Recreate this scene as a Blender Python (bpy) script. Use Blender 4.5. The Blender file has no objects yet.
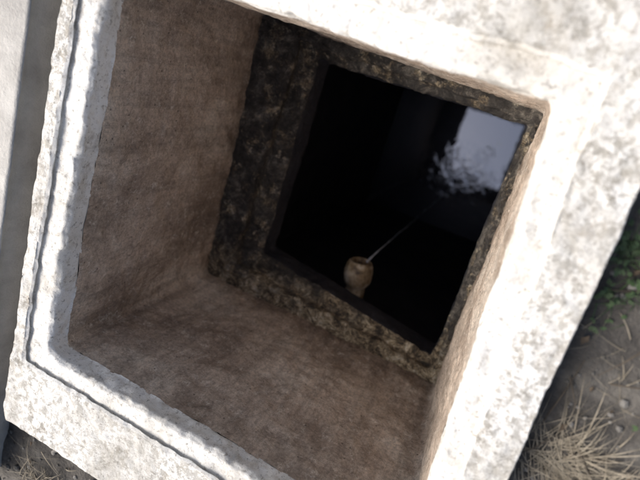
import bpy, math, random
from mathutils import Vector, Matrix, noise
random.seed(7)
S=bpy.context.scene
COL=bpy.context.collection
# ---------------------------------------------------------------- helpers
def mat_new(name):
    m=bpy.data.materials.new(name); m.use_nodes=True
    nt=m.node_tree; return m,nt,nt.nodes["Principled BSDF"]
def N(nt,t,**kw):
    n=nt.nodes.new(t)
    for k,v in kw.items(): setattr(n,k,v)
    return n
def coords(nt,scale=(1,1,1),rot=(0,0,0)):
    tc=N(nt,'ShaderNodeTexCoord'); mp=N(nt,'ShaderNodeMapping')
    mp.inputs['Scale'].default_value=scale; mp.inputs['Rotation'].default_value=rot
    nt.links.new(tc.outputs['Object'],mp.inputs['Vector']); return mp.outputs['Vector']
def nz(nt,vec,scale,detail=5,rough=.6,dist=0):
    n=N(nt,'ShaderNodeTexNoise'); n.inputs['Scale'].default_value=scale
    n.inputs['Detail'].default_value=detail; n.inputs['Roughness'].default_value=rough
    n.inputs['Distortion'].default_value=dist
    nt.links.new(vec,n.inputs['Vector']); return n.outputs['Fac']
def ramp(nt,fac,stops):
    r=N(nt,'ShaderNodeValToRGB'); e=r.color_ramp.elements
    while len(e)<len(stops): e.new(.5)
    for i,(p,c) in enumerate(stops):
        e[i].position=p; e[i].color=(c[0],c[1],c[2],1) if hasattr(c,'__len__') else (c,c,c,1)
    nt.links.new(fac,r.inputs['Fac']); return r.outputs['Color']
def mix(nt,a,b,fac,mode='MIX'):
    m=N(nt,'ShaderNodeMix',data_type='RGBA',blend_type=mode)
    for s,v in ((m.inputs[0],fac),(m.inputs[6],a),(m.inputs[7],b)):
        if isinstance(v,(int,float)): s.default_value=v
        elif isinstance(v,tuple): s.default_value=(*v,1)
        else: nt.links.new(v,s)
    return m.outputs[2]
def maprange(nt,val,a,b,c=0,d=1):
    m=N(nt,'ShaderNodeMapRange'); m.inputs['From Min'].default_value=a; m.inputs['From Max'].default_value=b
    m.inputs['To Min'].default_value=c; m.inputs['To Max'].default_value=d; nt.links.new(val,m.inputs['Value']); return m.outputs[0]
def bump(nt,h,bs,strength=.5,dist=.005):
    b=N(nt,'ShaderNodeBump'); b.inputs['Strength'].default_value=strength; b.inputs['Distance'].default_value=dist
    nt.links.new(h,b.inputs['Height']); nt.links.new(b.outputs['Normal'],bs.inputs['Normal'])
# ---------------------------------------------------------------- materials
def m_rim(name,pale):
    m,nt,bs=mat_new(name); v=coords(nt)
    k=1+.6*pale
    base=ramp(nt,nz(nt,v,9,7,.7,.4),[(.32,(.30*k,.275*k,.235*k)),(.5,(.47*k,.445*k,.40*k)),(.68,(.57*k,.55*k,.515*k))])
    patch=ramp(nt,nz(nt,v,4,4,.65),[(.36,.25),(.54,1)])
    lime=ramp(nt,nz(nt,v,70,6,.8),[(.45-.07*pale,0),(.54-.07*pale,1)])
    c=mix(nt,base,(.88,.86,.82),mix(nt,lime,patch,1.,'MULTIPLY'))
    st=ramp(nt,nz(nt,v,12,8,.85,.6),[(.54,0),(.66,.8-.45*pale)])
    c=mix(nt,c,(.17,.145,.115),st)
    pit=ramp(nt,nz(nt,v,120,3,.7),[(.33,.6),(.43,0)])
    c=mix(nt,c,(.22,.19,.155),pit)
    dirt=ramp(nt,nz(nt,v,22,7,.8,.4),[(.54,0),(.70,.5)])
    c=mix(nt,c,(.31,.25,.185),dirt)
    nt.links.new(c,bs.inputs['Base Color']); bs.inputs['Roughness'].default_value=.92
    bump(nt,nz(nt,v,110,6,.8),bs,.8,.004); return m
RIM=m_rim("rough_concrete",0.15); SEAT=m_rim("glare_whitened_concrete",.95)  # seat: limed concrete, its colour whitened further to carry the overexposed glow
def m_wall():
    m,nt,bs=mat_new("stained_concrete"); v=coords(nt)
    a=ramp(nt,nz(nt,v,4.5,7,.68,.5),[(.32,(.36,.27,.205)),(.5,(.66,.53,.42)),(.66,(.86,.75,.63))])
    h=ramp(nt,nz(nt,coords(nt,(11,11,50)),1,6,.75,.8),[(.36,.7),(.62,1.06)])
    c=mix(nt,a,h,.35,'MULTIPLY')
    g=ramp(nt,nz(nt,coords(nt,(26,26,2.2)),1,7,.75,.3),[(.40,.38),(.56,1.03)])     # vertical runs
    c=mix(nt,c,g,.45,'MULTIPLY')
    f=ramp(nt,nz(nt,v,140,4,.85),[(.38,.45),(.58,1.1)])
    c=mix(nt,c,f,.65,'MULTIPLY')
    ef=ramp(nt,nz(nt,v,40,8,.9),[(.54,0),(.64,.8)])
    c=mix(nt,c,(.88,.80,.69),ef)
    gr=ramp(nt,nz(nt,v,9,9,.9,.8),[(.54,0),(.66,.75)])
    c=mix(nt,c,(.15,.11,.08),gr)
    vo=N(nt,'ShaderNodeTexVoronoi'); vo.inputs['Scale'].default_value=42; nt.links.new(v,vo.inputs['Vector'])
    hole=ramp(nt,vo.outputs['Distance'],[(.06,.7),(.11,0)])
    c=mix(nt,c,(.06,.045,.035),hole)
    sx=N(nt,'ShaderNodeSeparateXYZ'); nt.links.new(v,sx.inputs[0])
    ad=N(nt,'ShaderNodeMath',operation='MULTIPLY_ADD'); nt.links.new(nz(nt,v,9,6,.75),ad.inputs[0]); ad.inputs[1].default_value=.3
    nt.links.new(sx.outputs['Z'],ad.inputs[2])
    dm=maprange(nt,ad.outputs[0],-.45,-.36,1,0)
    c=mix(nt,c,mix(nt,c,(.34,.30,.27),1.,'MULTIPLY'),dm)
    nt.links.new(c,bs.inputs['Base Color']); bs.inputs['Roughness'].default_value=.8
    bump(nt,nz(nt,v,90,6,.85),bs,.9,.005); return m
WALL=m_wall()
def m_ledge():
    m,nt,bs=mat_new("silted_concrete"); v=coords(nt)
    grime=ramp(nt,nz(nt,v,17,7,.85,.5),[(.38,(.026,.023,.022)),(.52,(.075,.066,.058)),(.64,(.27,.24,.20))])
    silt=ramp(nt,nz(nt,v,26,8,.9,.5),[(.42,(.035,.028,.022)),(.48,(.20,.145,.09)),(.54,(.56,.45,.29)),(.62,(.88,.80,.67))])
    sx=N(nt,'ShaderNodeSeparateXYZ'); nt.links.new(v,sx.inputs[0])
    ad=N(nt,'ShaderNodeMath',operation='MULTIPLY_ADD'); nt.links.new(nz(nt,v,11,5,.7),ad.inputs[0]); ad.inputs[1].default_value=.4
    nt.links.new(sx.outputs['Y'],ad.inputs[2])
    fy=maprange(nt,ad.outputs[0],-.12,-.03,.95,0)
    sp=ramp(nt,nz(nt,v,19,6,.8),[(.53,0),(.62,.85)])
    mx=N(nt,'ShaderNodeMath',operation='MAXIMUM'); nt.links.new(fy,mx.inputs[0]); nt.links.new(sp,mx.inputs[1])
    c=mix(nt,grime,silt,mx.outputs[0])
    c=mix(nt,c,ramp(nt,nz(nt,v,95,3,.7),[(.35,.3),(.6,1.1)]),.6,'MULTIPLY')
    nt.links.new(c,bs.inputs['Base Color']); bs.inputs['Roughness'].default_value=.45
    bump(nt,nz(nt,v,80,6,.85),bs,1,.007); return m
LEDGE=m_ledge()
def m_simple(name,stops,scale,rough=.9,bs_scale=80,bd=.004,detail=5):
    m,nt,bs=mat_new(name); v=coords(nt)
    c=ramp(nt,nz(nt,v,scale,detail,.65,.2),stops)
    nt.links.new(c,bs.inputs['Base Color']); bs.inputs['Roughness'].default_value=rough
    bump(nt,nz(nt,v,bs_scale,4,.7),bs,.8,bd); return m
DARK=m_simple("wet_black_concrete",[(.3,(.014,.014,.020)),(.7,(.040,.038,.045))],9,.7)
SOIL=m_simple("soil",[(.32,(.036,.033,.030)),(.5,(.08,.072,.063)),(.68,(.15,.137,.12))],14,.95,60,.01,7)
PIPE=m_simple("crusted_pipe",[(.32,(.07,.045,.028)),(.44,(.26,.18,.10)),(.56,(.48,.39,.28)),(.68,(.78,.70,.58))],24,.45,70,.003)
STRAW=m_simple("dry_grass_blade",[(.3,(.14,.115,.08)),(.7,(.38,.33,.25))],30,.85)
GREEN=m_simple("weed_leaf",[(.3,(.03,.055,.02)),(.7,(.08,.13,.045))],30,.6)
BARK=m_simple("bark",[(.3,(.05,.04,.03)),(.7,(.14,.11,.08))],20,.9)
STONE=m_simple("pebble_stone",[(.3,(.06,.055,.05)),(.5,(.15,.14,.125)),(.7,(.32,.30,.275))],18,.9)
LEAFLIT=m_simple("dead_leaf",[(.3,(.05,.035,.022)),(.7,(.18,.13,.085))],25,.85)
SLAB=m_simple("smooth_concrete",[(.3,(.32,.305,.285)),(.7,(.52,.50,.47))],14,.85,140,.003,9)
def m_water():
    m,nt,bs=mat_new("dark_water")
    out=[n for n in nt.nodes if n.type=='OUTPUT_MATERIAL'][0]
    bs.inputs['Base Color'].default_value=(.014,.020,.060,1); bs.inputs['Roughness'].default_value=.3
    gl=N(nt,'ShaderNodeBsdfGlossy'); gl.inputs['Color'].default_value=(.88,.92,1,1); gl.inputs['Roughness'].default_value=.012
    ms=N(nt,'ShaderNodeMixShader'); ms.inputs[0].default_value=.40
    nt.links.new(bs.outputs[0],ms.inputs[1]); nt.links.new(gl.outputs[0],ms.inputs[2]); nt.links.new(ms.outputs[0],out.inputs['Surface'])
    tc=N(nt,'ShaderNodeTexCoord'); mp=N(nt,'ShaderNodeMapping')
    mp.inputs['Location'].default_value=(-.04,.12,0); nt.links.new(tc.outputs['Object'],mp.inputs['Vector'])
    w=nz(nt,mp.outputs['Vector'],18,4,.55,.6)
    L=N(nt,'ShaderNodeVectorMath',operation='LENGTH'); nt.links.new(mp.outputs['Vector'],L.inputs[0])
    fo=maprange(nt,L.outputs['Value'],.03,.27,1,.03)
    mu=N(nt,'ShaderNodeMath',operation='MULTIPLY'); nt.links.new(w,mu.inputs[0]); nt.links.new(fo,mu.inputs[1])
    b=N(nt,'ShaderNodeBump'); b.inputs['Strength'].default_value=1; b.inputs['Distance'].default_value=.005
    nt.links.new(mu.outputs[0],b.inputs['Height']); nt.links.new(b.outputs['Normal'],gl.inputs['Normal']); return m
WATER=m_water()
def m_stream():
    m,nt,bs=mat_new("falling_water"); bs.inputs['Base Color'].default_value=(.6,.64,.72,1)
    bs.inputs['Roughness'].default_value=.15; bs.inputs['IOR'].default_value=1.33
    return m
STREAM=m_stream()
# ---------------------------------------------------------------- mesh helpers
def mesh_obj(name,verts,faces,mats,midx=None,smooth=True,parent=None):
    me=bpy.data.meshes.new(name); me.from_pydata([tuple(v) for v in verts],[],faces)
    for m in (mats if isinstance(mats,(list,tuple)) else [mats]): me.materials.append(m)
    if midx:
        for p,i in zip(me.polygons,midx): p.material_index=i
    me.polygons.foreach_set("use_smooth",[smooth]*len(me.polygons)); me.update()
    o=bpy.data.objects.new(name,me); COL.objects.link(o)
    if parent: o.parent=parent
    return o
def empty(name,loc=(0,0,0)):
    o=bpy.data.objects.new(name,None); COL.objects.link(o); return o
def ring(q,z,r,n):
    pts=[]
    for i in range(4):
        a=Vector(q[i]);b=Vector(q[(i+1)%4])
        for k in range(n): pts.append(a.lerp(b,k/n))
    side=(Vector(q[0])-Vector(q[1])).length/n
    w=int(r/side)
    if w>0:
        M=len(pts); pts=[sum((pts[(i+j)%M] for j in range(-w,w+1)),Vector((0,0)))/(2*w+1) for i in range(M)]
    return [Vector((p.x,p.y,z)) for p in pts]
def fb(p,s,seed=0,o=4):
    q=p*s+Vector((seed*13.7,seed*7.1,seed*3.3)); return noise.fractal(q,1.0,2.0,o)
def loft(name,st,n,mats,parent=None,flip=False):
    V=[];F=[];MI=[];M=4*n;rings=[]
    for i,s in enumerate(st):
        A=ring(s[0],s[1],s[2],n)
        if i==len(st)-1: rings.append((A,s[4],s[5],s[6]));break
        t=st[i+1];B=ring(t[0],t[1],t[2],n)
        for k in range(s[3]):
            u=k/s[3]; rings.append(([a.lerp(b,u) for a,b in zip(A,B)],s[4]*(1-u)+t[4]*u,s[5],s[6]))
    for pts,amp,sc,mi in rings:
        for p in pts:
            d=Vector((fb(p,sc,1),fb(p,sc,2),fb(p,sc,3)))
            d2=Vector((fb(p,sc*.22,4,2),fb(p,sc*.22,5,2),0))
            V.append(p+d*amp+d2*amp*1.4)
    for r in range(len(rings)-1):
        for i in range(M):
            j=(i+1)%M; f=(r*M+i,r*M+j,(r+1)*M+j,(r+1)*M+i)
            F.append(f[::-1] if flip else f); MI.append(rings[r][3])
    return mesh_obj(name,V,F,mats,MI,True,parent)
# ---------------------------------------------------------------- the chamber
O=[(-.420,-.55),(.495,-.56),(.438,.66),(-.402,.66)]
Lp=[(-.390,-.392),(.438,-.405),(.374,.392),(-.380,.402)]
I=[(-.347,-.357),(.406,-.371),(.342,.355),(-.342,.368)]
W=[(-.351,-.345),(.362,-.354),(.345,.36),(-.375,.385)]
E1=[(-.272,-.283),(.346,-.326),(.334,.338),(-.262,.345)]
E2=[(-.213,-.231),(.332,-.304),(.323,.323),(-.211,.318)]
C2=[(-.42,-.42),(.42,-.42),(.42,.42),(-.42,.42)]
def off(q,d):
    cx=sum(p[0] for p in q)/4; cy=sum(p[1] for p in q)/4
    return [(p[0]+math.copysign(d,p[0]-cx),p[1]+math.copysign(d,p[1]-cy)) for p in q]
man=empty("concrete_manhole")
LH=.010
loft("rim",[
 (O,-.2,.02,14,.003,14,0),(O,LH-.008,.02,3,.004,26,0),(off(O,-.008),LH,.02,36,.0024,40,0),
 (off(Lp,.010),LH,.012,5,.0024,36,1),(off(Lp,-.004),LH-.004,.012,4,.0024,36,1),(off(Lp,-.016),.001,.012,3,.0022,36,1),(off(Lp,-.020),0,.012,10,.0022,36,1),
 (off(I,.006),0,.018,3,.004,36,1),(I,-.007,.018,8,.0045,36,1),(I,-.045,.018,1,.0025,30,1)],
 240,[RIM,SEAT],man)
loft("shaft_wall",[(I,-.043,.018,80,.0028,36,0),(W,-.575,.015,1,.004,36,0)],220,[WALL],man)
loft("collar",[
 (off(W,.01),-.567,.01,12,.005,40,0),(off(E1,.004),-.560,.010,3,.006,40,0),(E1,-.569,.010,5,.006,40,0),(E1,-.594,.010,10,.0045,40,0),
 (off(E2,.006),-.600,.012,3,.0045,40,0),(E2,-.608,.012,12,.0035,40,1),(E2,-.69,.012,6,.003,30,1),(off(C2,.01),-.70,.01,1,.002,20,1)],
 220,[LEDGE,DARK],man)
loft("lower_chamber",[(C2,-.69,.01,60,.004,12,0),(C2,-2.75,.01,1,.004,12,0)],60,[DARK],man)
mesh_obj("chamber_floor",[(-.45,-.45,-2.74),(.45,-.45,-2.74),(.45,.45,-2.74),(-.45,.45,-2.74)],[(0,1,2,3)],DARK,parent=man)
# water
g=24;V=[];F=[]
for j in range(g+1):
    for i in range(g+1): V.append((-.415+.83*i/g,-.415+.83*j/g,0))
for j in range(g):
    for i in range(g): a=j*(g+1)+i;F.append((a,a+1,a+g+2,a+g+1))
wt=mesh_obj("water",V,F,WATER); wt.location=(0,0,-2.565)
# ---------------------------------------------------------------- inlet pipe
def tube(path,rad,seg=40,amp=.0,sc=30):
    V=[];F=[]
    for k,(p,r) in enumerate(zip(path,rad)):
        d=(path[min(k+1,len(path)-1)]-path[max(k-1,0)])
        d=d.normalized() if d.length>1e-7 else Vector((0,1,0))
        x=d.cross(Vector((0,0,1)));x=x.normalized() if x.length>1e-4 else Vector((1,0,0)); y=x.cross(d)
        for i in range(seg):
            t=2*math.pi*i/seg; V.append(p+(x*math.cos(t)+y*math.sin(t))*r)
    for k in range(len(path)-1):
        for i in range(seg):
            j=(i+1)%seg;F.append((k*seg+i,k*seg+j,(k+1)*seg+j,(k+1)*seg+i))
    return V,F
pp=empty("inlet_pipe")
dirp=Vector((-.12,1,.05)).normalized()
m0=Vector((.028,-.206,-.80))
prof=[(-.27,.030),(-.12,.030),(-.084,.031),(-.076,.037),(-.064,.042),(-.048,.0445),(-.030,.0445),(-.012,.041),(-.002,.036),(.002,.030),(-.02,.028),(-.10,.026),(-.25,.025)]
V,F=[],[];pts=[];rr=[]
for a,b in zip(prof[:-1],prof[1:]):
    for k in range(5):
        u=k/5; pts.append(a[0]*(1-u)+b[0]*u); rr.append(a[1]*(1-u)+b[1]*u)
x=dirp.cross(Vector((0,0,1))).normalized(); y=x.cross(dirp); sg=48
for s,r in zip(pts,rr):
    for i in range(sg):
        t=2*math.pi*i/sg; rd=x*math.cos(t)+y*math.sin(t); q=m0+dirp*s+rd*r
        V.append(q+rd*fb(q,30,6)*.0022)
for k in range(len(pts)-1):
    for i in range(sg):
        j=(i+1)%sg;F.append((k*sg+i,k*sg+j,(k+1)*sg+j,(k+1)*sg+i))
mesh_obj("socket_end",V,F,PIPE,parent=pp)
# trickle: continuous thread that breaks into drops
p0=m0+Vector((.014,-.004,-.024))
path=[];rad=[]
def fall(z):
    fwd=.028*min(1,math.sqrt(-z/.10+1e-6))
    return p0+Vector((fwd*.4+noise.noise(Vector((0,0,z*7)))*.008,fwd+noise.noise(Vector((5,0,z*7)))*.008,z))
for k in range(90):
    z=-(k/89)**1.4*.75
    path.append(fall(z)); rad.append(.0032*(1-.5*k/89)*(1+.7*noise.noise(Vector((3,2,z*26)))))
V,F=tube(path,rad,10)
z=-.77
while z>-1.74:
    r=random.uniform(.0010,.0020);l=r*random.uniform(2,9);c=fall(z)
    v,f=tube([c,c+Vector((0,0,-l*.3)),c+Vector((0,0,-l*.8)),c+Vector((0,0,-l))],[r*.2,r,r,r*.2],6);b=len(V);V+=v;F+=[[b+i for i in ff] for ff in f]
    z-=random.uniform(.03,.08)
mesh_obj("water_trickle",V,F,STREAM)
# ---------------------------------------------------------------- ground
def gz(x,y):
    p=Vector((x,y,0)); r=math.hypot(x,y)
    z=-.055+fb(p,3,8,3)*.02+fb(p,18,9,4)*.009
    if -.5<x<-.40 and -.6<y<.7: z-=.10
    if r>3: z+= (fb(p*.05,1,3,3))*min(1,(r-3)/20)*.6
    return z
xs=[-400,-150,-60,-25,-12,-6,-3.5]+[-2.4+i*.2 for i in range(7)]+[-1.1+i*.012 for i in range(int(2.2/.012))]+[1.1+.2*i for i in range(7)]+[3.5,6,12,25,60,150,400]
def axis(h0,h1):
    return [x for x in xs if x<h0-.004]+[h0]+[x for x in xs if h0+.004<x<h1-.004]+[h1]+[x for x in xs if x>h1+.004]
X=axis(-.39,.42);Y=axis(-.50,.55);V=[];F=[]
for yy in Y:
    for xx in X: V.append((xx,yy,gz(xx,yy)))
nx=len(X)
for j in range(len(Y)-1):
    for i in range(nx-1):
        cx=(X[i]+X[i+1])/2;cy=(Y[j]+Y[j+1])/2
        if -.39<cx<.42 and -.50<cy<.55: continue
        a=j*nx+i;F.append((a,a+1,a+nx+1,a+nx))
mesh_obj("ground",V,F,SOIL)
# neighbouring slab
Q=[(-1.35,-.75),(-.480,-.78),(-.474,.95),(-1.35,.95)]
cs=empty("concrete_paving_slab")
loft("slab_top",[(Q,-.16,.01,8,.003,14,0),(Q,.012,.01,2,.003,26,0),(off(Q,-.008),.02,.01,40,.002,20,0),
 ([(-.93,.0),(-.91,.0),(-.91,.05),(-.93,.05)],.02,0,1,.001,20,0)],160,[SLAB],cs)
# ---------------------------------------------------------------- pebbles / litter
def inside_conc(x,y): return (-.47<x<.49 and -.56<y<.66) or (-1.36<x<-.47 and -.78<y<.95)
import bmesh
V=[];F=[]
ico=bmesh.new(); bmesh.ops.create_icosphere(ico,subdivisions=1,radius=1); iv=[v.co.copy() for v in ico.verts]; iff=[[v.index for v in f.verts] for f in ico.faces]
cnt=0
while cnt<3600:
    x=random.uniform(-1.2,1.3);y=random.uniform(-1.2,1.1)
    if inside_conc(x,y): continue
    cnt+=1;s=random.choice([.0015,.002,.003,.003,.004,.006,.008]); z=gz(x,y)+s*.3
    sc=Vector((s*random.uniform(.8,1.4),s*random.uniform(.8,1.3),s*random.uniform(.5,.9)))
    Rm=Matrix.Rotation(random.uniform(0,6.28),3,'Z');b=len(V)
    for v in iv: V.append(Rm@Vector((v.x*sc.x,v.y*sc.y,v.z*sc.z))*(1+.3*noise.noise(v*2+Vector((x*9,y*9,0))))+Vector((x,y,z)))
    for f in iff:F.append([b+i for i in f])
mesh_obj("gravel",V,F,STONE,smooth=False)
def blade(V,F,base,tip,sag,w,n=6):
    b=len(V);d=tip-base;side=d.cross(Vector((0,0,1)));side=side.normalized() if side.length>1e-5 else Vector((1,0,0))
    bend=side*random.gauss(0,.12)*d.length
    for k in range(n+1):
        u=k/n;p=base.lerp(tip,u)+Vector((0,0,sag*4*u*(1-u)))+bend*u*u;ww=w*(1-u)**.7
        V.append(p-side*ww);V.append(p+side*ww+Vector((0,0,w*.4)))
    for k in range(n):F.append((b+2*k,b+2*k+1,b+2*k+3,b+2*k+2))
def tuft(name,c,n,lmin,lmax,az0,az1,mat,w=.0016,up=.5,spread=.02):
    V=[];F=[]
    for i in range(n):
        a=math.radians(random.uniform(az0,az1));l=random.uniform(lmin,lmax);e=random.uniform(.02,up)
        b=Vector((c[0]+random.gauss(0,spread),c[1]+random.gauss(0,spread),0));b.z=gz(b.x,b.y)-.002
        blade(V,F,b,b+Vector((math.cos(a)*l,math.sin(a)*l,l*e)),l*random.uniform(.03,.14),w*random.uniform(.5,1.3))
    return mesh_obj(name,V,F,mat)
tuft("dry_grass_tuft",(.535,-.115),230,.04,.125,-70,120,STRAW,.0009,.3,.026)
tuft("dry_grass_tuft",(.61,-.13),110,.04,.10,0,360,STRAW,.0009,.3,.04)
tuft("dry_grass_tuft",(.62,-.30),130,.05,.11,0,360,STRAW,.0010,.4,.03)
tuft("dry_grass_tuft",(.57,.06),40,.03,.07,0,360,STRAW,.0007,.2,.05)
tuft("dry_grass_tuft",(-.35,-.74),90,.05,.12,0,360,STRAW,.0010,.4,.03)
def weed(name,c,n,r):
    V=[];F=[]
    for i in range(n):
        a=random.uniform(0,6.28);l=random.uniform(.3,1)*r
        b=Vector((c[0]+random.gauss(0,r*.35),c[1]+random.gauss(0,r*.35),0));b.z=gz(b.x,b.y)
        t=b+Vector((math.cos(a)*l,math.sin(a)*l,random.uniform(.1,.6)*r))
        blade(V,F,b,t,l*.1,.0008,4)
        for q in range(2):
            aa=a+random.uniform(-1,1);L=random.uniform(.006,.013);d=Vector((math.cos(aa),math.sin(aa),random.uniform(-.3,.4)));s=Vector((-d.y,d.x,random.uniform(-.3,.3)))
            bb=len(V);V+= [t,t+d*L*.45+s*L*.3,t+d*L,t+d*L*.45-s*L*.3];F.append((bb,bb+1,bb+2,bb+3))
    return mesh_obj(name,V,F,GREEN,smooth=False)
weed("weed_plant",(.500,.215),55,.04)
weed("weed_plant",(.515,.150),26,.03)
weed("weed_plant",(.68,.05),60,.06)
weed("weed_plant",(-.6,-.85),60,.05)
V=[];F=[]
for i in range(620):
    x=random.uniform(-1,1.1);y=random.uniform(-1.1,1.0)
    if inside_conc(x,y):continue
    z=gz(x,y)+.006;a=random.uniform(0,6.28);L=random.uniform(.006,.020);d=Vector((math.cos(a),math.sin(a),random.uniform(-.3,.3)));s=Vector((-d.y,d.x,random.uniform(-.3,.3)));p=Vector((x,y,z));b=len(V)
    V+=[p,p+d*L*.5+s*L*.3,p+d*L+Vector((0,0,.004)),p+d*L*.5-s*L*.3];F.append((b,b+1,b+2,b+3))
mesh_obj("leaf_litter",V,F,LEAFLIT,smooth=False)
V=[];F=[]
for i in range(120):
    x=random.uniform(.5,1.0);y=random.uniform(-.7,.5);a=random.uniform(0,6.28);L=random.uniform(.03,.12)
    p=Vector((x,y,gz(x,y)+.006));q=p+Vector((math.cos(a)*L,math.sin(a)*L,random.uniform(0,.02)))
    v,f=tube([p,p.lerp(q,.5)+Vector((0,0,.004)),q],[.0014,.0011,.0005],6);b=len(V);V+=v;F+=[[b+k for k in ff] for ff in f]
mesh_obj("fallen_twigs",V,F,BARK)
# ---------------------------------------------------------------- small overhanging tree (seen mirrored in the water)
random.seed(11)
tr=empty("small_tree");TV=[];TF=[];LV=[];LF=[]
def limb(p,d,l,r,lev):
    pts=[p];q=p.copy();dd=d.normalized()
    for k in range(6):
        dd=(dd+Vector((random.gauss(0,.10),random.gauss(0,.10),random.gauss(0,.08)+.02))).normalized();q=q+dd*l/6;pts.append(q.copy())
    v,f=tube(pts,[r*(1-.6*k/6) for k in range(7)],8 if lev<2 else 5);b=len(TV);TV.extend(v);TF.extend([[b+i for i in ff] for ff in f])
    if lev<3:
        for k in range(5 if lev else 7):
            t=random.randint(2,6);nd=(dd+Vector((random.gauss(0,.7),random.gauss(0,.7),random.gauss(.1,.35)))).normalized()
            limb(pts[t],nd,l*random.uniform(.45,.65),r*.45,lev+1)
    if lev>=2:
        for k in range(9):
            c=pts[random.randint(2,6)]+Vector([random.gauss(0,.06) for _ in range(3)]);L=random.uniform(.04,.08)
            a=Vector([random.gauss(0,1) for _ in range(3)]).normalized();s=a.cross(Vector((random.random(),.3,1))).normalized();b=len(LV)
            LV.extend([c,c+a*L*.5+s*L*.3,c+a*L,c+a*L*.5-s*L*.3]);LF.append((b,b+1,b+2,b+3))
limb(Vector((-1.45,-2.9,-.1)),Vector((.20,.42,1)),3.4,.09,0)
mesh_obj("trunk_and_branches",TV,TF,BARK,parent=tr); mesh_obj("foliage",LV,LF,GREEN,smooth=False,parent=tr)
# ---------------------------------------------------------------- light
el=math.radians(48); az=Vector((-.88,-.45)).normalized()
sd=Vector((az.x*math.cos(el),az.y*math.cos(el),math.sin(el)))
sun=bpy.data.lights.new("sun",'SUN'); sun.energy=5; sun.angle=math.radians(48); sun.color=(1,.985,.96)
so=bpy.data.objects.new("sun",sun); COL.objects.link(so); so.rotation_euler=sd.to_track_quat('Z','Y').to_euler()
w=bpy.data.worlds.new("World"); S.world=w; w.use_nodes=True; nt=w.node_tree
sky=nt.nodes.new('ShaderNodeTexSky'); sky.sky_type='NISHITA'; sky.sun_disc=False; sky.sun_elevation=el
sky.sun_rotation=math.atan2(sd.x,sd.y); sky.dust_density=6; sky.air_density=1
bg=nt.nodes['Background']; bg.inputs['Strength'].default_value=.15; nt.links.new(sky.outputs[0],bg.inputs['Color'])
# ---------------------------------------------------------------- camera
cam=bpy.data.cameras.new("camera"); co=bpy.data.objects.new("camera",cam); COL.objects.link(co)
Rm=Matrix(((.88736,-.37755,.26468),(.29153,.90414,.31231),(-.35722,-.19997,.91236)))
co.matrix_world=Matrix.Translation((.3173,.3190,.6992))@Rm.to_4x4()
cam.sensor_width=36; cam.lens=29.305; cam.clip_start=.02; cam.clip_end=2000
cam.dof.use_dof=True; cam.dof.focus_distance=1.0; cam.dof.aperture_fstop=2.4
S.camera=co
S.view_settings.view_transform='Standard'; S.view_settings.look='None'; S.view_settings.exposure=0
